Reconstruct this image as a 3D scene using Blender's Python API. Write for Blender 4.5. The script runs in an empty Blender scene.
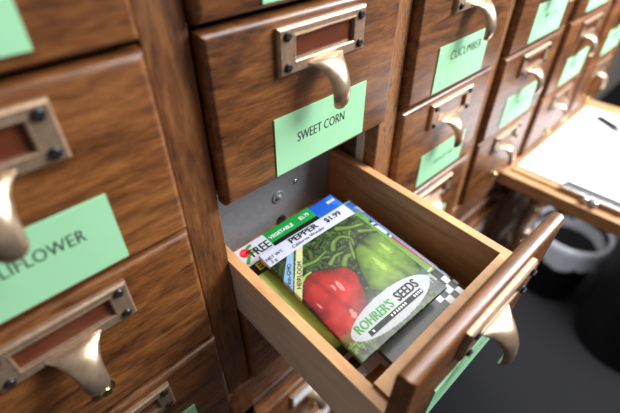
import bpy, bmesh, math, random
import numpy as np
from mathutils import Matrix, Vector, noise

S = 0.1            # one drawer row is 0.1 m high; all shapes below are written in row heights
ZO = 14.0          # floor lies 14 row heights (1.4 m) below the top of the second row
sc = bpy.context.scene
COL = sc.collection
R_ = random.Random(7)

def P3(x, y, z):
    return Vector((x * S, y * S, (z + ZO) * S))

# ------------------------------------------------------------------ camera
cam_d = bpy.data.cameras.new('camera')
cam = bpy.data.objects.new('camera', cam_d)
COL.objects.link(cam)
RC = [[0.7210316, -0.6929017, 0.0008414], [-0.4423130, -0.4612037, -0.7691881], [0.5333598, 0.5542368, -0.6390218]]
m = Matrix(((RC[0][0], -RC[1][0], -RC[2][0]), (RC[0][1], -RC[1][1], -RC[2][1]), (RC[0][2], -RC[1][2], -RC[2][2]))).to_4x4()
m.translation = P3(-0.94797, -1.75859, -0.38403)
cam.matrix_world = m
cam_d.sensor_width = 36.0
cam_d.lens = 422.1656 / 620 * 36
cam_d.clip_start = 0.01
cam_d.dof.use_dof = True
cam_d.dof.focus_distance = 2.75 * S
cam_d.dof.aperture_fstop = 4.6
sc.camera = cam
sc.view_settings.view_transform = 'Standard'
sc.view_settings.look = 'None'
sc.view_settings.gamma = 1.0
sc.view_settings.use_curve_mapping = False
sc.view_settings.exposure = 0.0

# ------------------------------------------------------------------ light
w = bpy.data.worlds.new('world'); sc.world = w
w.use_nodes = True
bg = w.node_tree.nodes['Background']
bg.inputs[0].default_value = (1.0, 0.95, 0.90, 1)
bg.inputs[1].default_value = 0.22

def area(name, loc, target, sx, sy, power, col):
    d = bpy.data.lights.new(name, 'AREA'); d.shape = 'RECTANGLE'
    d.size = sx * S; d.size_y = sy * S; d.energy = power; d.color = col
    o = bpy.data.objects.new(name, d); COL.objects.link(o)
    o.location = P3(*loc)
    o.rotation_euler = (P3(*target) - P3(*loc)).to_track_quat('-Z', 'Y').to_euler()
    return o
area('window_light', (10, -6, 4.5), (5, -0.5, -3), 6, 6, 42, (0.88, 0.93, 1.0))
area('ceiling_light', (8, -2.4, 12), (5.5, -1.8, -3), 15, 7, 34, (1.0, 0.97, 0.95))

# ------------------------------------------------------------------ materials
def new_mat(name):
    m = bpy.data.materials.new(name); m.use_nodes = True
    nt = m.node_tree; b = nt.nodes['Principled BSDF']
    return m, nt, b

def plain(name, col, rough=0.5, metal=0.0, coat=0.0, bump=0.0, bscale=80, var=0.0):
    m, nt, b = new_mat(name)
    b.inputs['Base Color'].default_value = (*col, 1)
    b.inputs['Roughness'].default_value = rough
    b.inputs['Metallic'].default_value = metal
    b.inputs['Coat Weight'].default_value = coat
    if bump or var:
        tc = nt.nodes.new('ShaderNodeTexCoord')
        n = nt.nodes.new('ShaderNodeTexNoise'); n.inputs['Scale'].default_value = bscale
        n.inputs['Detail'].default_value = 5
        nt.links.new(tc.outputs['Object'], n.inputs['Vector'])
        if bump:
            bp = nt.nodes.new('ShaderNodeBump'); bp.inputs['Strength'].default_value = bump
            bp.inputs['Distance'].default_value = 0.001
            nt.links.new(n.outputs[0], bp.inputs['Height']); nt.links.new(bp.outputs[0], b.inputs['Normal'])
        if var:
            r = nt.nodes.new('ShaderNodeValToRGB')
            r.color_ramp.elements[0].position = 0.3; r.color_ramp.elements[1].position = 0.7
            r.color_ramp.elements[0].color = (*[c * (1 - var) for c in col], 1)
            r.color_ramp.elements[1].color = (*[min(1, c * (1 + var)) for c in col], 1)
            nt.links.new(n.outputs[0], r.inputs[0]); nt.links.new(r.outputs[0], b.inputs['Base Color'])
    return m

def wood(name, dark, mid, light, axis='x', rough=0.38, coat=0.25, grain=1.0, pores=0.35):
    m, nt, b = new_mat(name)
    N = nt.nodes.new; L = nt.links.new
    tc = N('ShaderNodeTexCoord'); oi = N('ShaderNodeObjectInfo')
    add = N('ShaderNodeVectorMath'); add.operation = 'MULTIPLY_ADD'
    comb = N('ShaderNodeCombineXYZ')
    for i in range(3): L(oi.outputs['Random'], comb.inputs[i])
    add.inputs[1].default_value = (3, 5, 7)
    L(comb.outputs[0], add.inputs[0]); L(tc.outputs['Object'], add.inputs[2])
    st = {'x': (0.16, 1, 1), 'y': (1, 0.16, 1), 'z': (1, 1, 0.16)}[axis]
    def mapn(k):
        mp = N('ShaderNodeMapping'); mp.inputs['Scale'].default_value = tuple(s * k for s in st)
        L(add.outputs[0], mp.inputs[0]); return mp
    # broad figure
    n1 = N('ShaderNodeTexNoise'); n1.inputs['Scale'].default_value = 1
    n1.inputs['Detail'].default_value = 4; n1.inputs['Distortion'].default_value = 1.6
    L(mapn(55 * grain).outputs[0], n1.inputs['Vector'])
    # streaks
    n2 = N('ShaderNodeTexNoise'); n2.inputs['Scale'].default_value = 1
    n2.inputs['Detail'].default_value = 6; n2.inputs['Roughness'].default_value = 0.7
    L(mapn(420 * grain).outputs[0], n2.inputs['Vector'])
    # blotches of stain
    n3 = N('ShaderNodeTexNoise'); n3.inputs['Scale'].default_value = 22; n3.inputs['Detail'].default_value = 3
    L(add.outputs[0], n3.inputs['Vector'])
    mx = N('ShaderNodeMath'); mx.operation = 'MULTIPLY_ADD'; mx.inputs[1].default_value = 0.55
    L(n1.outputs[0], mx.inputs[0])
    m2 = N('ShaderNodeMath'); m2.operation = 'MULTIPLY'; m2.inputs[1].default_value = pores
    L(n2.outputs[0], m2.inputs[0]); L(m2.outputs[0], mx.inputs[2])
    m3 = N('ShaderNodeMath'); m3.operation = 'MULTIPLY_ADD'; m3.inputs[1].default_value = 0.35
    L(n3.outputs[0], m3.inputs[0]); L(mx.outputs[0], m3.inputs[2])
    r = N('ShaderNodeValToRGB')
    c = 0.5 * (0.55 + pores + 0.35)
    e = r.color_ramp.elements
    e[0].position = c - 0.17; e[0].color = (*dark, 1)
    e[1].position = c + 0.17; e[1].color = (*light, 1)
    k = e.new(c); k.color = (*mid, 1)
    L(m3.outputs[0], r.inputs[0]); L(r.outputs[0], b.inputs['Base Color'])
    bp = N('ShaderNodeBump'); bp.inputs['Strength'].default_value = 0.25; bp.inputs['Distance'].default_value = 0.0006
    L(n2.outputs[0], bp.inputs['Height']); L(bp.outputs[0], b.inputs['Normal'])
    b.inputs['Roughness'].default_value = rough
    b.inputs['Coat Weight'].default_value = coat
    b.inputs['Coat Roughness'].default_value = 0.25
    return m

M = {}
M['drawer_wood'] = wood('drawer_wood', (0.040, 0.012, 0.003), (0.150, 0.050, 0.012), (0.27, 0.105, 0.028), 'x', rough=0.38, coat=0.32, grain=1.5, pores=0.55)
M['stile_wood'] = wood('stile_wood', (0.036, 0.011, 0.003), (0.135, 0.045, 0.011), (0.24, 0.092, 0.025), 'z', rough=0.48, coat=0.12, grain=1.5, pores=0.55)
M['oak_wood'] = wood('oak_wood', (0.05, 0.016, 0.006), (0.26, 0.105, 0.038), (0.46, 0.22, 0.09), 'z', rough=0.5, grain=1.5, pores=1.1)
M['rail_wood'] = wood('rail_wood', (0.045, 0.016, 0.008), (0.13, 0.052, 0.022), (0.25, 0.11, 0.05), 'x', rough=0.45, grain=1.2, pores=0.6)
M['side_wood'] = wood('side_wood', (0.32, 0.13, 0.042), (0.50, 0.23, 0.08), (0.64, 0.33, 0.13), 'y', rough=0.5, coat=0.1, grain=0.9)
M['edge_wood'] = wood('edge_wood', (0.46, 0.22, 0.085), (0.60, 0.31, 0.125), (0.70, 0.40, 0.17), 'y', rough=0.5, coat=0.1)
M['side_outer'] = wood('side_outer', (0.60, 0.44, 0.34), (0.70, 0.53, 0.42), (0.78, 0.62, 0.52), 'y', rough=0.55, coat=0.05)
M['shelf_wood'] = wood('shelf_wood', (0.34, 0.16, 0.07), (0.46, 0.24, 0.11), (0.55, 0.32, 0.16), 'y', rough=0.35)
M['pale_wood'] = wood('pale_wood', (0.75, 0.62, 0.52), (0.82, 0.72, 0.62), (0.88, 0.8, 0.7), 'z', rough=0.6)
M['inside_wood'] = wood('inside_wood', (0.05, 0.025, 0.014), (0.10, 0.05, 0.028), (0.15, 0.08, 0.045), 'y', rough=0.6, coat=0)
M['brass'] = plain('brass', (0.42, 0.285, 0.185), 0.42, 0.7, bump=0.15, bscale=300, var=0.18)
M['pull_brass'] = plain('pull_brass', (0.56, 0.41, 0.28), 0.32, 0.85, bump=0.12, bscale=200, var=0.15)
M['screw'] = plain('screw', (0.03, 0.03, 0.035), 0.35, 0.7)
M['slot'] = plain('slot_card', (0.12, 0.030, 0.012), 0.3, 0, coat=0.4, var=0.2, bscale=60)
M['slot_white'] = plain('slot_white_card', (0.75, 0.75, 0.80), 0.5)
M['green'] = plain('green_card', (0.33, 0.66, 0.37), 0.6, var=0.03, bscale=30)
M['ink'] = plain('ink', (0.012, 0.014, 0.012), 0.6)
M['ink_soft'] = plain('faded_ink', (0.10, 0.27, 0.16), 0.7)
M['grey_metal'] = plain('grey_metal', (0.30, 0.31, 0.32), 0.42, 0.2, bump=0.1, bscale=250, var=0.08)
M['steel'] = plain('steel', (0.62, 0.63, 0.65), 0.25, 1.0)
M['black'] = plain('black', (0.008, 0.008, 0.009), 0.6)
M['gold'] = plain('polished_brass', (0.75, 0.62, 0.30), 0.18, 1.0)
M['paper'] = plain('white_paper', (0.86, 0.88, 0.91), 0.6)
M['packet_white'] = plain('packet_white', (0.70, 0.71, 0.76), 0.4, coat=0.2)
M['print_green'] = plain('print_green', (0.03, 0.30, 0.03), 0.4)
M['print_white'] = plain('print_white', (0.80, 0.82, 0.82), 0.45)
M['print_yellow'] = plain('print_yellow', (0.75, 0.72, 0.04), 0.45)
M['print_grey'] = plain('print_grey', (0.30, 0.31, 0.34), 0.45)
M['carpet'] = plain('carpet', (0.014, 0.014, 0.017), 0.95, bump=1.0, bscale=260, var=0.35)
M['wall'] = plain('wall_paint', (0.78, 0.72, 0.65), 0.8, var=0.04, bscale=8)
M['bin_plastic'] = plain('bin_plastic', (0.003, 0.003, 0.004), 0.6)
M['liner'] = plain('liner_plastic', (0.72, 0.75, 0.84), 0.25, coat=0.6)
M['liner'].node_tree.nodes['Principled BSDF'].inputs['Transmission Weight'].default_value = 0.35
M['pen_black'] = plain('pen_black', (0.01, 0.012, 0.02), 0.3)
M['pen_clear'] = plain('pen_clear', (0.55, 0.60, 0.68), 0.2)

def vc_mat(name, rough=0.42, coat=0.12):
    m, nt, b = new_mat(name)
    a = nt.nodes.new('ShaderNodeAttribute'); a.attribute_name = 'print'
    nt.links.new(a.outputs['Color'], b.inputs['Base Color'])
    b.inputs['Roughness'].default_value = rough
    b.inputs['Coat Weight'].default_value = coat; b.inputs['Coat Roughness'].default_value = 0.12
    tc = nt.nodes.new('ShaderNodeTexCoord')
    n = nt.nodes.new('ShaderNodeTexNoise'); n.inputs['Scale'].default_value = 45; n.inputs['Detail'].default_value = 2
    bp = nt.nodes.new('ShaderNodeBump'); bp.inputs['Strength'].default_value = 0.5; bp.inputs['Distance'].default_value = 0.0015
    nt.links.new(tc.outputs['Object'], n.inputs['Vector'])
    nt.links.new(n.outputs[0], bp.inputs['Height']); nt.links.new(bp.outputs[0], b.inputs['Normal'])
    return m
M['print'] = vc_mat('printed_packet')

# ------------------------------------------------------------------ helpers
class G:
    """collects faces (row-height units) into one mesh with several materials"""
    def __init__(self): self.v = []; self.f = []; self.m = []; self.s = []; self.mats = []
    def mi(self, mat):
        mt = M[mat]
        if mt not in self.mats: self.mats.append(mt)
        return self.mats.index(mt)
    def add(self, vs, fs, mat, smooth=False):
        o = len(self.v); i = self.mi(mat)
        self.v += [tuple(v) for v in vs]
        for f in fs: self.f.append([a + o for a in f]); self.m.append(i); self.s.append(smooth)
        return self
    def bm(self, b, mat, smooth=False):
        b.verts.index_update()
        self.add([v.co[:] for v in b.verts], [[v.index for v in f.verts] for f in b.faces], mat, smooth); b.free(); return self
    def box(self, x0, x1, y0, y1, z0, z1, mat, r=0.0, seg=2, smooth=None):
        b = bmesh.new(); bmesh.ops.create_cube(b, size=1)
        for v in b.verts:
            v.co = Vector(((x0 + x1) / 2 + v.co.x * (x1 - x0), (y0 + y1) / 2 + v.co.y * (y1 - y0), (z0 + z1) / 2 + v.co.z * (z1 - z0)))
        if r > 0:
            bmesh.ops.bevel(b, geom=list(b.edges), offset=r, segments=seg, affect='EDGES', profile=0.5)
        return self.bm(b, mat, False)
    def cyl(self, p, q, r0, r1, mat, n=16, caps=True, smooth=True):
        p = Vector(p); q = Vector(q); ax = (q - p).normalized()
        u = ax.orthogonal().normalized(); w_ = ax.cross(u)
        vs = [];
        for c, r in ((p, r0), (q, r1)):
            for k in range(n):
                a = 2 * math.pi * k / n
                vs.append(c + u * math.cos(a) * r + w_ * math.sin(a) * r)
        fs = [[k, (k + 1) % n, n + (k + 1) % n, n + k] for k in range(n)]
        self.add(vs, fs, mat, smooth)
        if caps: self.add(vs, [list(range(n))[::-1], list(range(n, 2 * n))], mat, False)
        return self
    def lathe(self, c, ax, prof, mat, n=20):
        c = Vector(c); ax = Vector(ax).normalized(); u = ax.orthogonal().normalized(); w_ = ax.cross(u)
        vs = []
        for (r, h) in prof:
            for k in range(n):
                a = 2 * math.pi * k / n
                vs.append(c + ax * h + u * math.cos(a) * max(r, 1e-4) + w_ * math.sin(a) * max(r, 1e-4))
        fs = []
        for i in range(len(prof) - 1):
            for k in range(n):
                fs.append([i * n + k, i * n + (k + 1) % n, (i + 1) * n + (k + 1) % n, (i + 1) * n + k])
        self.add(vs, fs, mat, True); return self
    def build(self, name, parent=None, loc=(0, 0, 0), abs_=False):
        me = bpy.data.meshes.new(name)
        me.from_pydata([(a * S, b * S, c * S) for a, b, c in self.v], [], self.f)
        for mt in self.mats: me.materials.append(mt)
        me.polygons.foreach_set('material_index', self.m)
        me.polygons.foreach_set('use_smooth', self.s)
        me.update()
        b = bmesh.new(); b.from_mesh(me); bmesh.ops.recalc_face_normals(b, faces=b.faces); b.to_mesh(me); b.free()
        return link(name, me, parent, loc)

def link(name, me, parent=None, loc=(0, 0, 0)):
    o = bpy.data.objects.new(name, me); COL.objects.link(o)
    if parent is not None:
        o.parent = parent; o.location = Vector(loc) * S
    else:
        o.location = P3(*loc)
    return o

def tag(o, label=None, cat=None, group=None, kind=None):
    if label: o['label'] = label
    if cat: o['category'] = cat
    if group: o['group'] = group
    if kind: o['kind'] = kind
    return o

def text_tris(body, height, narrow=1.0, align='CENTER', bold=0.0, space=1.0):
    """flat letter shapes, row-height units, baseline at y=0, capital height = height"""
    c = bpy.data.curves.new('letters', 'FONT'); c.body = body
    c.align_x = align; c.size = 1.0; c.offset = bold; c.space_character = space
    c.resolution_u = 3
    o = bpy.data.objects.new('letters', c); COL.objects.link(o)
    dg = bpy.context.evaluated_depsgraph_get(); dg.update()
    me = bpy.data.meshes.new_from_object(o.evaluated_get(dg))
    k = height / 0.70
    vs = [(v.co.x * k * narrow, v.co.y * k) for v in me.vertices]
    fs = [list(p.vertices) for p in me.polygons]
    bpy.data.objects.remove(o); bpy.data.curves.remove(c); bpy.data.meshes.remove(me)
    return vs, fs

# ------------------------------------------------------------------ setting
g = G(); g.box(-22, 70, -45, 4.6, -0.3, 0, 'carpet'); tag(g.build('floor', None, (0, 0, -14)), kind='structure')
g = G(); g.box(-22, 70, 4.3, 4.6, 0, 26, 'wall'); tag(g.build('wall_back', None, (0, 0, -14)), kind='structure')

# ------------------------------------------------------------------ cabinet
W_, ST = 1.498, 0.230
PITCH = W_ + ST
FT = 0.065         # how far a drawer face stands proud
TOP = [0.03, -0.965, -1.97, -2.995]
BOT = [-0.965, -1.97, -2.995, -3.955]
LTOP = [-4.66, -5.66, -6.66, -7.66]; LBOT = [-5.66, -6.66, -7.66, -8.66]
cab = bpy.data.objects.new('card_catalog_cabinet', None); COL.objects.link(cab)
cab.location = P3(3.3, 0, -14)
tag(cab, 'large stained wooden card catalog cabinet with rows of small drawers and metal pulls', 'cabinet')
CO = Vector((3.3, 0, -14))
def cbuild(g, name, at=(0, 0, 0)):
    return g.build(name, cab, tuple(Vector(at) - CO))

# vertical posts between the columns
for j in range(-1, 6):
    x1 = j * PITCH; x0 = x1 - ST
    g = G()
    mt = 'oak_wood' if j != 0 else 'stile_wood'
    g.box(0, ST, 0, 0.22, 0, 11.2, mt, 0.012, 2)
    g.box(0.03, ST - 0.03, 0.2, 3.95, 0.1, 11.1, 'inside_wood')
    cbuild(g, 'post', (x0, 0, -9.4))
# horizontal rails and boards between the rows
for z in (TOP + [LTOP[0]] + LTOP[1:] + [-8.66]):
    g = G(); g.box(0, 6 * PITCH, 0.12, 3.9, -0.035, 0.015, 'rail_wood', 0.01, 1)
    o = cbuild(g, 'dust_board', (-PITCH, 0, z if z != LTOP[0] else z))
g = G(); g.box(0, 6 * PITCH, -0.02, 0.2, -0.02, 0.02, 'oak_wood', 0.008, 2)
g.box(0, 6 * PITCH, 0.005, 0.6, -0.26, -0.02, 'rail_wood', 0.02, 2)
g.box(0, 6 * PITCH, 0.03, 0.6, -0.45, -0.28, 'rail_wood', 0.02, 2)
g.box(0, 6 * PITCH, 0.0, 0.6, -0.66, -0.47, 'rail_wood', 0.02, 2)
cbuild(g, 'middle_rail', (-PITCH, 0, -3.975))
g = G(); g.box(0, 6 * PITCH + 0.3, -0.05, 4.0, 0, 0.25, 'drawer_wood', 0.03, 2); cbuild(g, 'cabinet_top', (-PITCH - 0.25, 0, 1.75))
g = G(); g.box(0, 6 * PITCH + 0.2, 0.02, 3.95, 0, 0.75, 'drawer_wood', 0.02, 2); cbuild(g, 'base_panel', (-PITCH - 0.23, 0, -9.45))
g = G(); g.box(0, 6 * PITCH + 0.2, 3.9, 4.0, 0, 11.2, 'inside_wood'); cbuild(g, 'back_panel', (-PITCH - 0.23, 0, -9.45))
for x in (-PITCH - 0.1, 5 * PITCH - 0.6):
    for y in (0.15, 3.3):
        g = G(); g.box(0, 0.5, 0, 0.5, 0, 4.6, 'drawer_wood', 0.04, 2); cbuild(g, 'leg', (x, y, -14))
# the guide strip seen in the empty bay beside the pulled-out drawer
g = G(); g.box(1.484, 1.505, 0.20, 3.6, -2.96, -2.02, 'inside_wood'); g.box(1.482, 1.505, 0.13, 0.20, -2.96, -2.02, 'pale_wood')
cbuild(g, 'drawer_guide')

# --- drawer hardware, origin at the drawer's top left corner, face towards -y
def face_mesh(h, open_=False):
    g = G()
    b = bmesh.new(); bmesh.ops.create_cube(b, size=1)
    x0, x1, y0, y1, z0, z1 = 0.012, W_ - 0.012, -FT, 0.03, -h + 0.012, -0.020
    for v in b.verts:
        v.co = Vector(((x0 + x1) / 2 + v.co.x * (x1 - x0), (y0 + y1) / 2 + v.co.y * (y1 - y0), (z0 + z1) / 2 + v.co.z * (z1 - z0)))
    fe = [e for e in b.edges if all(v.co.y < -0.01 for v in e.verts) or (open_ and all(v.co.z > -0.1 for v in e.verts) and abs(e.verts[0].co.x - e.verts[1].co.x) > 1)]
    bmesh.ops.bevel(b, geom=fe, offset=0.042, segments=5, affect='EDGES', profile=0.5)
    for f in b.faces: f.smooth = False
    g.bm(b, 'drawer_wood', True)
    # a box behind the face
    return g
def shade_auto(o):
    me = o.data
    b = bmesh.new(); b.from_mesh(me)
    for e in b.edges:
        if len(e.link_faces) == 2 and e.calc_face_angle(0) > 0.6: e.smooth = False
    b.to_mesh(me); b.free()

def frame_bm(x0, x1, z0, z1, sx0, sx1, sz0, sz1, y0, y1, mat):
    """flat frame with a window and softened rim"""
    g = G(); b = bmesh.new()
    r = 0.012
    def ring(X0, X1, Z0, Z1, y, c=0.0):
        if c <= 0: return [b.verts.new((X0, y, Z0)), b.verts.new((X1, y, Z0)), b.verts.new((X1, y, Z1)), b.verts.new((X0, y, Z1))]
    rings = [ring(x0, x1, z0, z1, y0), ring(x0, x1, z0, z1, y1 + r), ring(x0 + r, x1 - r, z0 + r, z1 - r, y1),
             ring(sx0 - 0.016, sx1 + 0.016, sz0 - 0.016, sz1 + 0.016, y1), ring(sx0 - 0.008, sx1 + 0.008, sz0 - 0.008, sz1 + 0.008, y1 - 0.002),
             ring(sx0, sx1, sz0, sz1, y1 + 0.002), ring(sx0, sx1, sz0, sz1, y0)]
    for a, c in zip(rings, rings[1:]):
        for k in range(4): b.faces.new([a[k], a[(k + 1) % 4], c[(k + 1) % 4], c[k]])
    g.bm(b, mat); return g

PX0, PX1, PZ0, PZ1 = 0.425, 1.10, -0.325, -0.075
def holder():
    g = frame_bm(PX0, PX1, PZ0, PZ1, 0.54, 0.995, -0.255, -0.130, -FT + 0.002, -FT - 0.032, 'brass')
    return g
def holder_low():
    return frame_bm(PX0, PX1, PZ0, PZ1, 0.46, 1.065, -0.29, -0.11, -FT + 0.002, -FT - 0.032, 'brass')
def slot_card_low(): return G().box(0.45, 1.075, -FT - 0.02, -FT + 0.002, -0.30, -0.10, 'slot_white')
def slot_card(mat): return G().box(0.53, 1.005, -FT - 0.008, -FT + 0.002, -0.265, -0.12, mat)
def screw(x, z):
    g = G(); g.lathe((x, -FT - 0.030, z), (0, -1, 0), [(0.026, 0), (0.026, 0.008), (0.019, 0.016), (0.0, 0.02)], 'screw', 12)
    g.box(x - 0.02, x + 0.02, -FT - 0.052, -FT - 0.047, z - 0.003, z + 0.003, 'black'); return g
def pull():
    """curved finger pull that leaves the plate's lower edge, arches out and hangs down to a rounded tip"""
    sp = [(0.004, -0.290, 0.150, 0.008), (-0.018, -0.300, 0.128, 0.024), (-0.045, -0.315, 0.105, 0.034), (-0.078, -0.340, 0.086, 0.040), (-0.105, -0.375, 0.074, 0.042),
          (-0.124, -0.415, 0.068, 0.042), (-0.134, -0.458, 0.066, 0.041), (-0.136, -0.498, 0.064, 0.039), (-0.131, -0.530, 0.056, 0.034), (-0.125, -0.550, 0.042, 0.026), (-0.121, -0.561, 0.022, 0.013), (-0.120, -0.564, 0.002, 0.002)]
    g = G(); n = 20; vs = []
    cx = 0.765
    for i, (y, z, w, t) in enumerate(sp):
        a = sp[max(0, i - 1)]; b = sp[min(len(sp) - 1, i + 1)]
        ty, tz = b[0] - a[0], b[1] - a[1]; l = math.hypot(ty, tz); ty /= l; tz /= l
        ny, nz = tz, -ty                     # outward normal (towards -y / up)
        if ny > 0 and abs(ny) > abs(nz): ny, nz = -ny, -nz
        if nz < 0 and i < 4: ny, nz = -ny, -nz
        for k in range(n):
            th = 2 * math.pi * k / n
            o = math.sin(th)
            off = t * o if o > 0 else t * 0.35 * o
            # convex crown above, shallow hollow beneath
            if o < 0: off += 0.6 * t * (1 - abs(math.cos(th))) * 0.8
            vs.append((cx + w * math.cos(th), -FT - 0.028 + y + ny * off, z + nz * off))
    fs = [[i * n + k, i * n + (k + 1) % n, (i + 1) * n + (k + 1) % n, (i + 1) * n + k] for i in range(len(sp) - 1) for k in range(n)]
    fs.append(list(range(n))); g.add(vs, fs, 'pull_brass', True)
    return g
def rod_knob():
    g = G(); g.lathe((0.76, -FT, -0.785), (0, -1, 0), [(0.06, 0), (0.062, 0.012), (0.046, 0.016), (0.040, 0.012), (0.038, 0.03), (0.03, 0.045), (0.0, 0.05)], 'gold', 18); return g

def card(body, dx=0.385, w=0.80, zt=-0.565, h=0.385, ch=0.064, tx=0.79, tz=-0.735, narrow=0.72, soft=False, space=1.0):
    g = G()
    y = -FT - 0.004
    g.box(dx, dx + w, y - 0.004, y + 0.004, zt - h, zt, 'green')
    if body:
        vs, fs = text_tris(body, ch, narrow, space=space, bold=-0.008)
        g.add([(tx + a, y - 0.006, tz + b) for a, b in vs], fs, 'ink', False)
    if soft:
        # handwriting too faded and small to read: a row of short wavering strokes
        rr = random.Random(int(dx * 1000) + soft)
        x = tx - 0.17
        while x < tx + 0.17:
            if rr.random() > 0.12:
                a = rr.uniform(-0.02, 0.03); hh = rr.uniform(0.03, 0.055)
                g.add([(x, y - 0.006, tz), (x + 0.012, y - 0.006, tz), (x + 0.012 + a, y - 0.006, tz + hh), (x + a, y - 0.006, tz + hh)], [[0, 1, 2, 3]], 'ink_soft')
            x += rr.uniform(0.022, 0.034)
    return g

protos = {}
def proto(key, fn):
    if key not in protos:
        o = fn().build(key, None, (0, 0, 0)); protos[key] = o.data
        shade_auto(o); bpy.data.objects.remove(o)
    return protos[key]

def hardware(d, slot='slot', plate_dx=0.0, plate_dz=0.0, card_g=None, knob=False, sz=1.0):
    off = (plate_dx, 0, plate_dz)
    low = slot == 'slot_white'
    link('card_holder', proto('card_holder_low', holder_low) if low else proto('card_holder', holder), d, off)
    link('slot_card', proto('slot_card_low', slot_card_low) if low else proto('slot_card', lambda: slot_card(slot)), d, off)
    for k, (x, z) in enumerate(() if low else ((0.482, -0.120), (1.048, -0.120), (0.482, -0.280), (1.048, -0.280))):
        link('screw', proto('screw%d' % k, lambda: screw(x, z)), d, off)
    link('pull', proto('pull', pull), d, off)
    if card_g: card_g.build('name_card', d)
    if knob: link('rod_knob', proto('rod_knob', rod_knob), d)

names = {(-1, 1): 'CAULIFLOWER', (0, 1): 'SWEET CORN', (1, 1): 'CUCUMBER'}
no_card = {(-1, 2), (2, 3), (3, 3), (4, 3), (0, 3)}
for j in range(-1, 5):
    for r in range(4):
        if (j, r) == (0, 2): continue
        h = TOP[r] - BOT[r]
        me = proto('drawer_%d' % r, lambda: face_mesh(h))
        d = link('drawer', me, cab, tuple(Vector((j * PITCH, R_.uniform(-0.012, 0.012), TOP[r])) - CO))
        c = None
        if (j, r) not in no_card:
            b = names.get((j, r))
            kw = {}
            if (j, r) == (-1, 1): kw = dict(dx=0.345, tx=0.755, tz=-0.745, ch=0.068, narrow=0.74, space=1.05)
            elif (j, r) == (0, 1): kw = dict(tx=0.770, tz=-0.772, ch=0.066, narrow=0.72)
            elif (j, r) == (1, 1): kw = dict(dx=0.34, tx=0.77, tz=-0.71, ch=0.078, narrow=0.80, space=1.08)
            elif (j, r) == (-1, 0): kw = dict(dx=0.30, zt=-0.535, soft=3)
            elif (j, r) == (-1, 3): kw = dict(dx=0.39, soft=5)
            elif (j, r) == (1, 2): kw = dict(dx=0.42, zt=-0.61, h=0.36, tx=0.85, tz=-0.80, soft=9)
            else: kw = dict(dx=0.37 + R_.uniform(-0.02, 0.03), tx=0.82, tz=-0.74, soft=j * 7 + r + 1)
            c = card(b, **kw)
        hardware(d, 'slot', R_.uniform(-0.015, 0.015) if j > 0 else (-0.02 if j < 0 else 0), (-0.008 if j < 0 else 0), c, (j, r) in no_card)
    for r in range(4):
        h = LTOP[r] - LBOT[r]
        d = link('drawer', proto('drawer_low', lambda: face_mesh(1.0)), cab, tuple(Vector((j * PITCH, 0, LTOP[r])) - CO))
        hardware(d, 'slot_white', -0.04, -0.05 , None, True)

# --- the pulled-out drawer
def rotv(a):
    v = Vector(a); return Matrix.Rotation(v.length, 4, v.normalized())
RD = rotv((0.0461, -0.0326, -0.0138))
DL, BW, TT, HS = 1.195, 1.474, 0.0724, 0.552
ZT = 0.468
g = face_mesh(1.005, True)
od = g.build('drawer', cab); shade_auto(od); od['label'] = 'pulled-out drawer holding the seed packets'
# local frame of the open drawer: origin at its left rear corner at the cabinet face, sides' top edge at z=0
base = Matrix.Translation(P3(-0.004, 0, -2.4595)) @ RD
fy = -(1.328 + 0.03)
od.matrix_parent_inverse = Matrix.Identity(4)
off = Matrix.Translation(Vector((-0.015 * S, fy * S, (ZT + 0.020) * S)))
cab_inv = Matrix.Translation(-Vector((3.3, 0, 0)) * S)
od.matrix_basis = cab_inv @ base @ off
def db(g, name):         # build in drawer coordinates (u, -d, z)
    return g.build(name, od, (0.015, -fy, -(ZT + 0.020)))
hardware(od, 'slot', 0, 0, card(None, dx=0.34, soft=2), False)
BK = 0.95   # how far the sides reach back into the cabinet
for x0 in (0.0, BW - TT):
    g = G(); g.box(x0, x0 + TT, -DL - 0.14, BK, -HS, 0, 'side_outer' if x0 == 0 else 'side_wood', 0.004, 1)
    # top edge in a paler wood tone
    g.box(x0 + 0.002, x0 + TT - 0.002, -DL - 0.138, BK - 0.01, -0.006, 0.0025, 'edge_wood')
    if x0 == 0: g.box(TT - 0.002, TT + 0.0005, -DL - 0.1, BK, -HS + 0.01, -0.003, 'side_wood')
    db(g, 'side_panel')
g = G(); g.box(TT, BW - TT, -DL - 0.13, -DL, -HS + 0.01, 0.03, 'side_wood', 0.006, 1)
g.box(TT, BW - TT, -DL - 0.125, -DL - 0.002, 0.0, 0.033, 'edge_wood'); db(g, 'inner_front')
g = G(); g.box(TT, BW - TT, -DL, BK, -HS + 0.01, -HS + 0.05, 'side_wood'); db(g, 'bottom_board')
g = G(); g.box(TT, BW - TT, BK - 0.07, BK, -HS + 0.05, -0.05, 'side_wood'); db(g, 'back_panel')
g = G(); g.box(TT + 0.005, BW - TT - 0.005, 0.45, 0.48, -HS + 0.055, 0.16, 'grey_metal', 0.006, 2)
fol = db(g, 'follower_plate')
g = G(); g.lathe((0.79, 0.45, -0.19), (0, -1, 0), [(0.062, 0.0), (0.064, 0.006), (0.050, 0.012), (0.046, 0.008), (0.028, 0.012), (0.022, 0.026), (0.0, 0.03)], 'grey_metal', 24)
db(g, 'follower_knob')
g = G(); g.lathe((0.985, 0.45, -0.13), (0, -1, 0), [(0.018, 0.0), (0.018, 0.008), (0.0, 0.012)], 'steel', 12); db(g, 'rivet')
g = G(); g.cyl((0.81, 0.452, -0.475), (0.81, 0.44, -0.475), 0.05, 0.05, 'black', 20); db(g, 'rod_hole')
g = G(); g.box(0.50, 0.98, -DL + 0.02, -DL + 0.15, -HS + 0.055, -HS + 0.085, 'grey_metal', 0.006, 1); db(g, 'rod_bracket')

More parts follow.
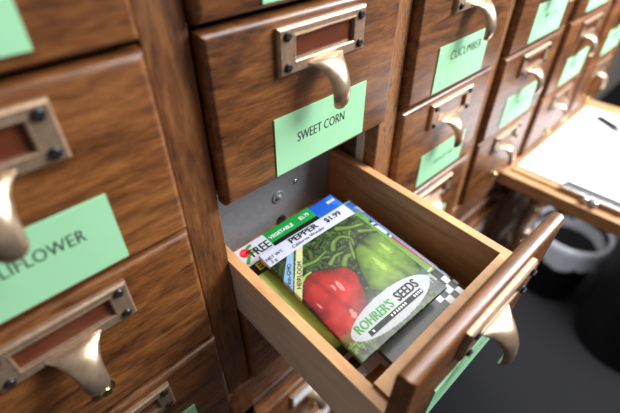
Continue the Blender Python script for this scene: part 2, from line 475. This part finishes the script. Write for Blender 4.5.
# ------------------------------------------------------------------ writing shelf, clipboard, pen
# the shelf slides out of the cabinet's middle rail, so it is a part of the cabinet
g = G(); g.box(0, 3.55, 0, 3.6, -0.2, 0, 'shelf_wood', 0.02, 2)
o = cbuild(g, 'writing_shelf', (4.66, -3.45, -3.985))

cb = bpy.data.objects.new('clipboard', None); COL.objects.link(cb); cb.location = P3(4.80, -1.2, -3.984)
cb.rotation_euler[2] = 0.0
tag(cb, 'clipboard with a metal clip on its short edge, lying on the pulled-out shelf', 'clipboard')
g = G(); g.box(0, 3.05, -1.12, 1.10, 0.001, 0.03, 'shelf_wood', 0.008, 1); g.build('board', cb)
g = G(); g.box(0.02, 0.10, -0.42, 0.42, 0.03, 0.10, 'steel', 0.02, 3); g.box(0.0, 0.2, -0.40, 0.40, 0.075, 0.095, 'steel', 0.008, 2)
g.build('clip', cb)
for s in (-0.06, 0.06):
    g = G(); g.lathe((-0.06, s, 0.07), (-1, 0, 0), [(0.045, -0.06), (0.048, 0), (0.04, 0.03), (0.0, 0.045)], 'steel', 14); g.build('clip_spring', cb)
ps = G(); ps.box(0.13, 2.90, -1.08, 1.07, 0, 0.02, 'paper')
o = ps.build('sheet_of_paper', None, (4.80, -1.2, -3.952)); tag(o, 'white form sheet clipped on the clipboard under the pen', 'paper')
g = G()
rr = random.Random(4)
for i in range(8):
    g = G(); g.box(0.45 + i * 0.3, 0.465 + i * 0.3, -0.9, -0.9 + rr.uniform(0.8, 1.7), 0.0202, 0.0212, 'print_grey'); g.build('printed_line', o)
pn = bpy.data.objects.new('pen', None); COL.objects.link(pn); pn.location = P3(7.33, -0.46, -3.905)
pn.rotation_euler = (0, 0, math.atan2(-0.27, -0.17))
tag(pn, 'slim ballpoint pen with black grip lying across the white paper', 'pen')
g = G(); g.cyl((0.02, 0, 0), (0.42, 0, 0), 0.045, 0.045, 'pen_black'); g.cyl((-0.06, 0, 0), (0.02, 0, 0), 0.008, 0.042, 'pen_black'); g.build('grip', pn)
g = G(); g.cyl((0.42, 0, 0), (1.25, 0, 0), 0.042, 0.042, 'pen_clear'); g.build('barrel', pn)
g = G(); g.cyl((1.25, 0, 0), (1.32, 0, 0), 0.044, 0.038, 'pen_black'); g.build('end_cap', pn)

# ------------------------------------------------------------------ bin and black stand-ins on the floor
bn = bpy.data.objects.new('waste_bin', None); COL.objects.link(bn); bn.location = P3(14.1, -0.25, -14)
tag(bn, 'small black waste bin with a crumpled clear plastic liner beyond the open drawer', 'bin')
g = G(); g.lathe((0, 0, 0), (0, 0, 1), [(0.0, 0.03), (0.95, 0.0), (1.0, 0.05), (1.25, 2.9), (1.30, 2.95), (1.22, 2.95), (1.18, 2.85), (0.95, 0.1), (0, 0.08)], 'bin_plastic', 40)
g.build('bin_body', bn)
g = G(); n = 72; prof = [(1.10, 2.2), (1.17, 2.7), (1.21, 2.96), (1.27, 3.03), (1.345, 2.95), (1.37, 2.75), (1.40, 2.45), (1.43, 2.2)]
vs = []
for i, (r, h) in enumerate(prof):
    for k in range(n):
        a = 2 * math.pi * k / n
        q = noise.noise(Vector((math.cos(a) * 4, math.sin(a) * 4, i * 0.5))) + 0.5 * noise.noise(Vector((math.cos(a) * 11, math.sin(a) * 11, i * 0.3 + 5)))
        rr_ = r + (0.06 * abs(q) + 0.01 if i > 3 else 0.05 * q * 0.3)
        hh = h + (0.28 * q if i >= 6 else 0.03 * q)
        vs.append((rr_ * math.cos(a), rr_ * math.sin(a), hh))
fs = [[i * n + k, i * n + (k + 1) % n, (i + 1) * n + (k + 1) % n, (i + 1) * n + k] for i in range(len(prof) - 1) for k in range(n)]
g.add(vs, fs, 'liner', True); g.build('bin_liner', bn)
g = G(); g.lathe((0, 0, 0), (0, 0, 1), [(0.0, 0.0), (1.55, 0.0), (1.62, 0.1), (1.85, 6.6), (1.92, 6.75), (1.80, 6.78), (1.7, 6.5), (1.5, 0.3), (0.0, 0.2)], 'bin_plastic', 48)  # plain tapered form added in place of an unidentified tall black shape
o = g.build('black_stand_in', None, (13.4, -3.35, -14)); tag(o, 'tall plain black stand-in for an unidentified dark shape at the right edge', 'stand-in')
g = G(); g.box(0, 16, -1.5, 2.6, 0, 0.12, 'bin_plastic', 0.04, 2)  # flat slab added where an unidentified black shape lies far off
o = g.build('far_dark_slab', None, (27, -1.0, -14)); tag(o, 'black slab standing in for an unidentified dark shape beyond the far end of the cabinet', 'mat')

# ------------------------------------------------------------------ seed packets
rng = np.random.default_rng(5)
def vnoise(nx, ny, sx, sy, seed, octv=3):
    """smooth value noise sampled on a grid"""
    r = np.random.default_rng(seed); out = np.zeros((ny, nx)); amp = 1; tot = 0
    for o in range(octv):
        gx, gy = int(sx * 2 ** o) + 2, int(sy * 2 ** o) + 2
        t = r.random((gy, gx))
        X = np.linspace(0, gx - 1.001, nx); Y = np.linspace(0, gy - 1.001, ny)
        xi = X.astype(int); yi = Y.astype(int); fx = X - xi; fy_ = Y - yi
        fx = fx * fx * (3 - 2 * fx); fy_ = fy_ * fy_ * (3 - 2 * fy_)
        a = t[yi][:, xi]; b = t[yi][:, xi + 1]; c = t[yi + 1][:, xi]; d = t[yi + 1][:, xi + 1]
        out += amp * ((a * (1 - fx) + b * fx) * (1 - fy_)[:, None] + (c * (1 - fx) + d * fx) * fy_[:, None])
        tot += amp; amp *= 0.5
    return out / tot
def lin(c):
    c = np.array(c, float) / 255.0
    return np.where(c <= 0.04045, c / 12.92, ((c + 0.055) / 1.055) ** 2.4)
def inpoly(U, V, pts):
    ins = np.zeros(U.shape, bool); n = len(pts)
    for i in range(n):
        x1, y1 = pts[i]; x2, y2 = pts[(i + 1) % n]
        c = ((y1 > V) != (y2 > V)) & (U < (x2 - x1) * (V - y1) / (y2 - y1 + 1e-12) + x1)
        ins ^= c
    return ins
def segdist(U, V, pts, asp):
    d = np.full(U.shape, 9.0); tt = np.zeros(U.shape)
    for i in range(len(pts) - 1):
        (x1, y1), (x2, y2) = pts[i], pts[i + 1]
        dx, dy = x2 - x1, (y2 - y1) * asp
        px, py = U - x1, (V - y1) * asp
        t = np.clip((px * dx + py * dy) / (dx * dx + dy * dy + 1e-9), 0, 1)
        e = np.hypot(px - t * dx, py - t * dy)
        m_ = e < d; d = np.where(m_, e, d)
    return d
def polydist(U, V, pts, asp): return segdist(U, V, list(pts) + [pts[0]], asp)

class Canvas:
    def __init__(self, nx, ny, asp):
        self.nx, self.ny, self.asp = nx, ny, asp
        u = (np.arange(nx) + 0.0) / (nx - 1); v = (np.arange(ny) + 0.0) / (ny - 1)
        self.U, self.V = np.meshgrid(u, v); self.C = np.zeros((ny, nx, 3))
    def put(self, mask, col, a=1.0):
        col = np.asarray(col)
        k = (mask * a)[..., None]
        self.C[:] = self.C * (1 - k) + col * k
    def rect(self, u0, u1, v0, v1, col): self.put((self.U >= u0) & (self.U <= u1) & (self.V >= v0) & (self.V <= v1), lin(col))

def packet(W, H, T, canvas=None, sides='packet_white', bulge=0.03):
    """pillow-shaped paper packet; printed face on a fine grid. origin: top-left corner, x right, y down (-y), z up"""
    nx, ny = (canvas.nx, canvas.ny) if canvas else (16, 20)
    def top(u, v): return T + bulge * (max(0, math.sin(math.pi * u)) ** 0.6) * (max(0, math.sin(math.pi * min(1, max(0, v)))) ** 0.6)
    vs = []
    for j in range(ny):
        for i in range(nx):
            u, v = i / (nx - 1), j / (ny - 1)
            e = min(u, 1 - u, v, 1 - v)
            vs.append((u * W, -v * H, top(u, v) - (T * 0.5 if e <= 0 else 0)))
    fs = [[j * nx + i, j * nx + i + 1, (j + 1) * nx + i + 1, (j + 1) * nx + i] for j in range(ny - 1) for i in range(nx - 1)]
    g = G(); g.add(vs, fs, 'print' if canvas else sides, True)
    # underside sheet
    b = [(0, 0, T * 0.5), (W, 0, T * 0.5), (W, -H, T * 0.5), (0, -H, T * 0.5), (0.02, -0.02, 0), (W - 0.02, -0.02, 0), (W - 0.02, -H + 0.02, 0), (0.02, -H + 0.02, 0)]
    g.add(b, [[0, 1, 5, 4], [1, 2, 6, 5], [2, 3, 7, 6], [3, 0, 4, 7], [4, 5, 6, 7]], sides)
    return g, top
def paint(o, canvas):
    me = o.data; at = me.color_attributes.new('print', 'FLOAT_COLOR', 'POINT')
    n = canvas.nx * canvas.ny
    arr = np.ones((len(me.vertices), 4)); arr[:n, :3] = canvas.C.reshape(-1, 3)
    at.data.foreach_set('color', arr.ravel())
def on_face(g, top, W, H, body, u, v, h, mat, narrow=1.0, rot=0.0, bold=0.0, align='CENTER', lift=0.003, space=1.0):
    vs, fs = text_tris(body, h, narrow, align, bold, space)
    ca, sa = math.cos(rot), math.sin(rot)
    out = []
    for a, b in vs:
        x = u * W + a * ca - b * sa; y = -v * H + a * sa + b * ca
        out.append((x, y, top(x / W, -y / H) + lift))
    g.add(out, fs, mat)

def place(o, u, d, z, ang, tx=0.0, ty=0.0):
    """top-left corner of the packet at drawer coordinates (u, d, z); ang turns it about the vertical"""
    o.matrix_world = base @ Matrix.Translation(Vector((u * S, -d * S, z * S))) @ Matrix.Rotation(ang, 4, 'Z') @ Matrix.Rotation(tx, 4, 'X') @ Matrix.Rotation(ty, 4, 'Y')

# ---- pepper packet print
PW, PH = 0.805, 0.985
cv = Canvas(210, 260, PH / PW)
U, V = cv.U, cv.V; asp = cv.asp
n1 = vnoise(210, 260, 7, 9, 1, 4); n2 = vnoise(210, 260, 22, 28, 2, 3); n3 = vnoise(210, 260, 50, 60, 3, 2)
cv.C[:] = lin((24, 34, 16)) + (lin((62, 92, 34)) - lin((20, 30, 16))) * np.clip((n2 - 0.40) * 3.2, 0, 1)[..., None]
cv.put(n3 > 0.66, lin((96, 128, 52)), 0.6)
# leafy stems and small green peppers across the upper part
r2 = np.random.default_rng(11)
def stroke(pts, w0, col_d, col_l, bright=0.8):
    # rounded band that narrows towards its end, smoothed through its points
    P = np.array(pts, float); t = np.linspace(0, len(P) - 1, 26); i0 = np.clip(t.astype(int), 0, len(P) - 2); f = (t - i0)[:, None]
    Q = P[i0] * (1 - f) + P[i0 + 1] * f
    for _ in range(3): Q[1:-1] = (Q[:-2] + Q[1:-1] * 2 + Q[2:]) / 4
    best = np.full(U.shape, 9.0)
    for i, (x, y) in enumerate(Q):
        ww = w0 * (1 - 0.55 * i / 25)
        best = np.minimum(best, np.hypot(U - x, (V - y) * asp) / ww)
    cv.put(best < 1.35, lin((12, 20, 8)), 0.6)
    m_ = best < 1; k = np.clip(1 - best, 0, 1)
    col = lin(col_d) + (lin(col_l) - lin(col_d)) * (np.clip(k * 1.3, 0, 1) * (0.55 + 0.9 * n2))[..., None]
    cv.C[m_] = col[m_]
for i in range(46):
    x, y = r2.uniform(0.0, 1.0), r2.uniform(0.14, 0.66); a = r2.uniform(0, 6.28); pts = [(x, y)]
    for k in range(4):
        a += r2.uniform(-0.5, 0.5); x += math.cos(a) * 0.033; y += math.sin(a) * 0.026; pts.append((x, y))
    t = r2.random(); stroke(pts, r2.uniform(0.012, 0.030), (18, 32, 8), (44 + 66 * t, 70 + 58 * t, 20 + 36 * t))
for pts, w0 in (([(0.08, 0.32), (0.2, 0.27), (0.33, 0.30), (0.46, 0.28)], 0.030), ([(0.46, 0.46), (0.55, 0.40), (0.62, 0.42), (0.68, 0.46), (0.60, 0.50)], 0.032),
                ([(0.60, 0.45), (0.66, 0.36), (0.76, 0.26), (0.88, 0.2)], 0.020), ([(0.52, 0.30), (0.58, 0.25), (0.68, 0.24), (0.74, 0.30), (0.70, 0.36)], 0.028),
                ([(0.72, 0.17), (0.82, 0.22), (0.95, 0.25)], 0.034), ([(0.40, 0.38), (0.48, 0.35), (0.56, 0.36)], 0.024), ([(0.86, 0.29), (0.93, 0.32), (0.99, 0.35)], 0.028)):
    stroke(pts, w0, (30, 52, 10), (118, 152, 60))
# green pepper
gp = [(0.60, 0.47), (0.67, 0.40), (0.75, 0.365), (0.90, 0.35), (1.02, 0.39), (1.05, 0.50), (1.02, 0.68), (0.95, 0.80), (0.80, 0.81), (0.675, 0.775), (0.55, 0.765), (0.48, 0.69), (0.535, 0.57)]
inn = inpoly(U, V, gp); dd = np.clip(polydist(U, V, gp, asp) / 0.20, 0, 1)
cv.put(polydist(U, V, gp, asp) < 0.013, lin((14, 26, 8)), 0.8)
shade = 0.05 + 0.95 * dd ** 0.75 + 0.32 * (n1 - 0.5) * 2 + 0.35 * (n2 - 0.5) - 0.35 * np.exp(-((U - 0.80 - 0.1 * (V - 0.6)) / 0.03) ** 2)
gc = lin((26, 56, 10)) + (lin((134, 172, 58)) - lin((26, 56, 10))) * np.clip(shade, 0, 1.15)[..., None]
cv.C[inn] = gc[inn]
hl = np.exp(-(((U - 0.72) / 0.035) ** 2 + ((V - 0.60) / 0.09) ** 2)) + np.exp(-(((U - 0.90) / 0.025) ** 2 + ((V - 0.52) / 0.07) ** 2))
cv.put(inn & (hl * (0.3 + 1.4 * n3) > 0.6), lin((190, 214, 110)), 0.5)
# red pepper
rp = [(0.12, 0.37), (0.18, 0.35), (0.244, 0.362), (0.32, 0.39), (0.395, 0.43), (0.45, 0.455), (0.485, 0.49), (0.49, 0.55), (0.45, 0.62), (0.41, 0.70), (0.36, 0.76), (0.30, 0.80),
      (0.20, 0.86), (0.13, 0.90), (0.05, 0.89), (0.012, 0.84), (0.002, 0.74), (0.015, 0.60), (0.02, 0.46), (0.055, 0.39)]
inn = inpoly(U, V, rp); dd = np.clip(polydist(U, V, rp, asp) / 0.11, 0, 1)
shade = 0.20 + 0.55 * dd ** 0.8 + 0.55 * (n1 - 0.5) * 2 + 0.3 * (n2 - 0.5) - 0.30 * np.exp(-((U - 0.20 - 0.15 * (V - 0.5)) / 0.025) ** 2)
cv.put(polydist(U, V, rp, asp) < 0.014, lin((40, 12, 8)), 0.8)
rc = lin((96, 8, 8)) + (lin((212, 44, 38)) - lin((96, 8, 8))) * np.clip(shade, 0, 1.15)[..., None]
cv.C[inn] = rc[inn]
hl = 0.9 * np.exp(-(((U - 0.31) / 0.022) ** 2 + ((V - 0.55) / 0.05) ** 2)) + 0.8 * np.exp(-(((U - 0.26) / 0.015) ** 2 + ((V - 0.53) / 0.03) ** 2)) + 0.8 * np.exp(-(((U - 0.22) / 0.03) ** 2 + ((V - 0.74) / 0.05) ** 2)) + 0.6 * np.exp(-(((U - 0.07) / 0.015) ** 2 + ((V - 0.56) / 0.05) ** 2))
hk = np.clip((hl * (-0.1 + 1.3 * n2 + 1.1 * n3) - 0.4) * 2.2, 0, 0.6)
cv.put(inn * 1.0, lin((250, 176, 168)), hk)
# stem cap of the red pepper
stroke([(0.04, 0.41), (0.09, 0.37), (0.16, 0.345), (0.22, 0.345)], 0.022, (60, 96, 24), (176, 196, 90))
# dark gaps and clear corner at the packet's lower right
lo = np.clip((V - 0.90) * 14, 0, 1)
cv.put((V > 0.80) & (n2 > 0.50), lin((96, 124, 48)), 0.55)
cv.put((V > 0.86) & (n3 > 0.58), lin((150, 176, 84)), 0.6)
cv.put((V > 0.94), lin((36, 44, 38)), 0.55)
cv.put((U > 0.88) & (V > 0.80), lin((92, 100, 98)), 0.75)
cv.put((U > 0.93) & (V > 0.84) & (n2 > 0.5), lin((190, 196, 196)), 0.7)
# diagonal ribbons at the left edge
def ribbon(a, b, c, d, col): cv.put(inpoly(U, V, [a, b, c, d]), lin(col))
ribbon((0.185, 0.13), (0.255, 0.13), (-0.01, 0.39), (-0.01, 0.29), (150, 190, 226))
ribbon((0.285, 0.13), (0.355, 0.13), (-0.01, 0.48), (-0.01, 0.40), (222, 222, 160))
cv.C *= 0.68
# white title band and logo oval
cv.put(V < 0.135, lin((186, 188, 202)))
el = ((U - 0.51) / 0.435) ** 2 + ((V - 0.862) / 0.108) ** 2
cv.put(el < 1.0, lin((176, 180, 182)), 0.80)
g, top = packet(PW, PH, 0.035, cv)
pk = g.build('seed_packet'); paint(pk, cv)
tag(pk, 'pepper seed packet with red and green peppers printed, lying on top of the pile', 'seed packet', 'seed packets in the open drawer')
place(pk, 0.185, 0.075, -0.055, math.radians(-2.0), 0.05, 0.0)
g = G()
on_face(g, top, PW, PH, 'PEPPER', 0.455, 0.068, 0.050, 'ink', 1.15, bold=0.02)
on_face(g, top, PW, PH, 'California Wonder', 0.46, 0.112, 0.027, 'ink', 1.0)
on_face(g, top, PW, PH, '$1.99', 0.80, 0.078, 0.048, 'ink', 1.0, bold=0.012)
on_face(g, top, PW, PH, 'NET WT.', 0.11, 0.085, 0.026, 'ink', 1.0)
on_face(g, top, PW, PH, '2 g', 0.07, 0.118, 0.026, 'ink', 1.0)
ra = math.atan2(-(0.30 - 0.15) * PH, -(0.22) * PW)
on_face(g, top, PW, PH, 'Non-GMO', 0.085, 0.275, 0.028, 'ink', 1.0, rot=math.atan2(0.26 * PH, 0.265 * PW))
on_face(g, top, PW, PH, 'HEIRLOOM', 0.150, 0.320, 0.030, 'ink', 1.0, rot=math.atan2(0.35 * PH, 0.365 * PW))
g.build('printed_title', pk)
g = G()
on_face(g, top, PW, PH, "ROHRER'S", 0.330, 0.872, 0.060, 'print_green', 0.82, bold=0.012)
on_face(g, top, PW, PH, 'SEEDS', 0.70, 0.872, 0.064, 'ink', 0.82, bold=0.018)
x0, x1, y0, y1 = 0.20, 0.80, 0.888, 0.924
nn = 12
vs = [(PW * (x0 + (x1 - x0) * i / nn), -PH * y, top(x0 + (x1 - x0) * i / nn, y) + 0.003) for y in (y0, y1) for i in range(nn + 1)]
g.add(vs, [[i, i + 1, nn + 2 + i, nn + 1 + i] for i in range(nn)], 'ink')
for i, s in enumerate((0.23, 0.43, 0.46, 0.49, 0.515, 0.54, 0.565, 0.59, 0.70, 0.725, 0.75, 0.775)):
    w0 = 0.014; ys = (0.898, 0.914)
    g.add([(PW * s, -PH * ys[0], top(s, 0.9) + 0.005), (PW * (s + w0), -PH * ys[0], top(s, 0.9) + 0.005), (PW * (s + w0), -PH * ys[1], top(s, 0.9) + 0.005), (PW * s, -PH * ys[1], top(s, 0.9) + 0.005)], [[0, 1, 2, 3]], 'print_white')
g.build('printed_logo', pk)

# ---- packet with the rose emblem and the green header, a squash printed below
QW, QH = 0.72, 1.06
cv = Canvas(120, 170, QH / QW); U, V = cv.U, cv.V; asp = cv.asp
n2 = vnoise(120, 170, 14, 20, 8, 3)
cv.C[:] = lin((16, 18, 14)) + (lin((40, 54, 24)) - lin((16, 18, 14))) * np.clip((n2 - .4) * 3, 0, 1)[..., None]
cv.rect(0, 0.37, 0, 0.175, (196, 196, 206)); cv.rect(0.37, 1, 0, 0.115, (20, 138, 56)); cv.rect(0.37, 1, 0.115, 0.175, (14, 16, 12))
cv.rect(0, 1, 0.175, 0.32, (12, 12, 12))
zk = [(0.03, 0.30), (0.06, 0.45), (0.08, 0.60), (0.09, 0.75), (0.12, 0.87)]
d = segdist(U, V, zk, asp)
k = np.clip(1 - d / 0.115, 0, 1)
m_ = (d < 0.115) & (V > 0.27)
zc = lin((84, 126, 40)) + (lin((196, 232, 132)) - lin((84, 126, 40))) * (k ** 0.8)[..., None] * (0.75 + 0.5 * n2[..., None])
cv.C[m_] = zc[m_]
for (cx, cy, rx, ry, col) in ((0.10, 0.065, 0.06, 0.037, (206, 26, 40)), (0.085, 0.055, 0.028, 0.016, (236, 70, 80)), (0.125, 0.075, 0.02, 0.012, (150, 10, 24))):
    cv.put(((U - cx) / rx) ** 2 + ((V - cy) / ry) ** 2 < 1, lin(col))
for pts in ([(0.10, 0.11), (0.05, 0.145)], [(0.15, 0.04), (0.19, 0.03)], [(0.13, 0.10), (0.19, 0.085)]): cv.put(segdist(U, V, pts, asp) < 0.018, lin((70, 130, 60)))
g, top = packet(QW, QH, 0.035, cv, bulge=0.018)
o = g.build('seed_packet'); paint(o, cv)
tag(o, 'seed packet with a rose emblem and green header, half hidden under the pepper packet', 'seed packet', 'seed packets in the open drawer')
place(o, 0.10, -0.135, -0.135, math.radians(-0.8), 0.05, 0)
g = G()
on_face(g, top, QW, QH, 'TREE', 0.235, 0.135, 0.075, 'ink', 0.78, bold=0.01)
on_face(g, top, QW, QH, 'VEGETABLE', 0.55, 0.085, 0.032, 'print_white', 0.95, bold=0.015)
on_face(g, top, QW, QH, '$2.79', 0.87, 0.078, 0.034, 'print_white', 0.9, bold=0.01)
on_face(g, top, QW, QH, 'EE', 0.135, 0.245, 0.062, 'print_yellow', 0.95, bold=0.02)
on_face(g, top, QW, QH, 'Pe', 0.20, 0.292, 0.05, 'print_white', 0.95, bold=0.02)
g.build('printed_title', o)

# ---- blue packet behind on the right, white lines on its header
RW, RH = 0.80, 1.06
cv = Canvas(60, 80, 1.3); U, V = cv.U, cv.V; n2 = vnoise(60, 80, 5, 7, 4, 3)
cv.C[:] = lin((90, 130, 60)); cv.rect(0, 1, 0, 0.16, (28, 84, 180)); cv.put((V < 0.16) & (n2 > 0.55), lin((52, 110, 206)), 0.7)
g, top = packet(RW, RH, 0.035, cv, bulge=0.015); o = g.build('seed_packet'); paint(o, cv)
tag(o, 'seed packet with a deep blue header peeking out above the pepper price', 'seed packet', 'seed packets in the open drawer')
place(o, 0.315, -0.155, -0.185, 0.0, 0.02, 0)
g = G()
for u in (0.86, 0.885, 0.915, 0.94): g.box(RW * u, RW * u + 0.012, -RH * 0.085, -RH * 0.06, top(u, 0.07) + 0.002, top(u, 0.07) + 0.004, 'print_white')
g.build('printed_title', o)

# ---- packet with emblem roundel and red strip
cv = Canvas(110, 150, 1.3); U, V = cv.U, cv.V; asp = 1.3; n2 = vnoise(110, 150, 8, 10, 14, 3)
cv.C[:] = lin((26, 30, 22)); cv.rect(0, 1, 0, 0.13, (74, 132, 44)); cv.put((V < 0.13) & (n2 > 0.5), lin((110, 160, 70)), 0.5)
el = ((U - 0.93) / 0.15) ** 2 + ((V - 0.255) / 0.10) ** 2; cv.put(el < 1, lin((214, 218, 222))); cv.put(el < 0.68, lin((22, 24, 26))); cv.put(el < 0.34, lin((206, 210, 212)))
cv.rect(0.60, 1, 0.36, 0.74, (176, 22, 40)); cv.rect(0.60, 1, 0.74, 1.0, (22, 30, 22))
ck = ((np.floor(U * 14) + np.floor(V * 16)) % 2 == 0) & (V > 0.82) & (U > 0.72); cv.put(ck, lin((214, 216, 220)))
g, top = packet(0.80, 1.02, 0.03, cv, bulge=0.015); o = g.build('seed_packet'); paint(o, cv)
tag(o, 'seed packet with a round emblem and red strip at its right, under the pepper packet', 'seed packet', 'seed packets in the open drawer')
place(o, 0.355, 0.13, -0.20, math.radians(-0.5), 0.055, 0)

# ---- sky blue packet
cv = Canvas(70, 100, 1.3); U, V = cv.U, cv.V; n2 = vnoise(70, 100, 4, 7, 21, 3)
t = np.clip(V * 1.3, 0, 1)[..., None]
cv.C[:] = lin((44, 104, 200)) * (1 - t) + lin((176, 200, 232)) * t
cv.put((n2 > 0.56) & (V > 0.1), lin((224, 232, 244)), 0.8); cv.rect(0.93, 0.955, 0.30, 0.62, (90, 120, 170))
cv.rect(0.0, 1, 0, 0.03, (150, 180, 220))
g, top = packet(0.80, 1.04, 0.03, cv, bulge=0.01); o = g.build('seed_packet'); paint(o, cv)
tag(o, 'sky blue and white seed packet showing along the right side of the pile', 'seed packet', 'seed packets in the open drawer')
place(o, 0.44, -0.06, -0.25, math.radians(-1.0), 0.06, 0)

# ---- checkered packet
cv = Canvas(120, 150, 1.3); U, V = cv.U, cv.V
cv.C[:] = lin((184, 184, 194))
ck = ((np.floor(U * 17) + np.floor(V * 20)) % 2 == 0) & (V > 0.78) & (U + V > 1.80); cv.put(ck, lin((18, 24, 16)))
cv.put(((np.floor(U * 8.5) + np.floor(V * 10)) % 3 == 0) & (V > 0.78) & (U + V > 1.80), lin((70, 112, 48)), 0.8)
g, top = packet(0.80, 1.04, 0.03, cv, bulge=0.008); o = g.build('seed_packet'); paint(o, cv)
tag(o, 'seed packet with a black and white checkered bottom corner beside the drawer side', 'seed packet', 'seed packets in the open drawer')
place(o, 0.465, 0.02, -0.295, 0.0, 0.065, 0)

# ---- grey backed packet, its two lower corners show
M['packet_grey'] = plain('packet_grey', (0.62, 0.62, 0.67), 0.35, coat=0.2)
g, top = packet(0.84, 1.03, 0.03, None, 'packet_grey', 0.008); o = g.build('seed_packet')
tag(o, 'plain grey backed seed packet sticking out below the pepper packet', 'seed packet', 'seed packets in the open drawer')
place(o, 0.385, 0.06, -0.335, 0.0, 0.075, 0)
# ---- striped white packet at the lower left
cv = Canvas(60, 90, 1.3); U, V = cv.U, cv.V
cv.C[:] = lin((40, 34, 34)); cv.put((V > 0.60) & (np.floor(V * 13) % 2 == 0), lin((206, 210, 232)))
g, top = packet(0.80, 1.02, 0.03, cv, bulge=0.008); o = g.build('seed_packet'); paint(o, cv)
tag(o, 'seed packet with pale stripes showing at the lower left of the pile', 'seed packet', 'seed packets in the open drawer')
place(o, 0.16, 0.02, -0.385, math.radians(0), 0.075, 0)
g, top = packet(0.82, 1.04, 0.04, None, 'packet_white', 0.01); o = g.build('seed_packet')
tag(o, 'bottom seed packet of the pile, white and nearly covered', 'seed packet', 'seed packets in the open drawer')
place(o, 0.30, 0.0, -0.445, 0, 0.0, 0)
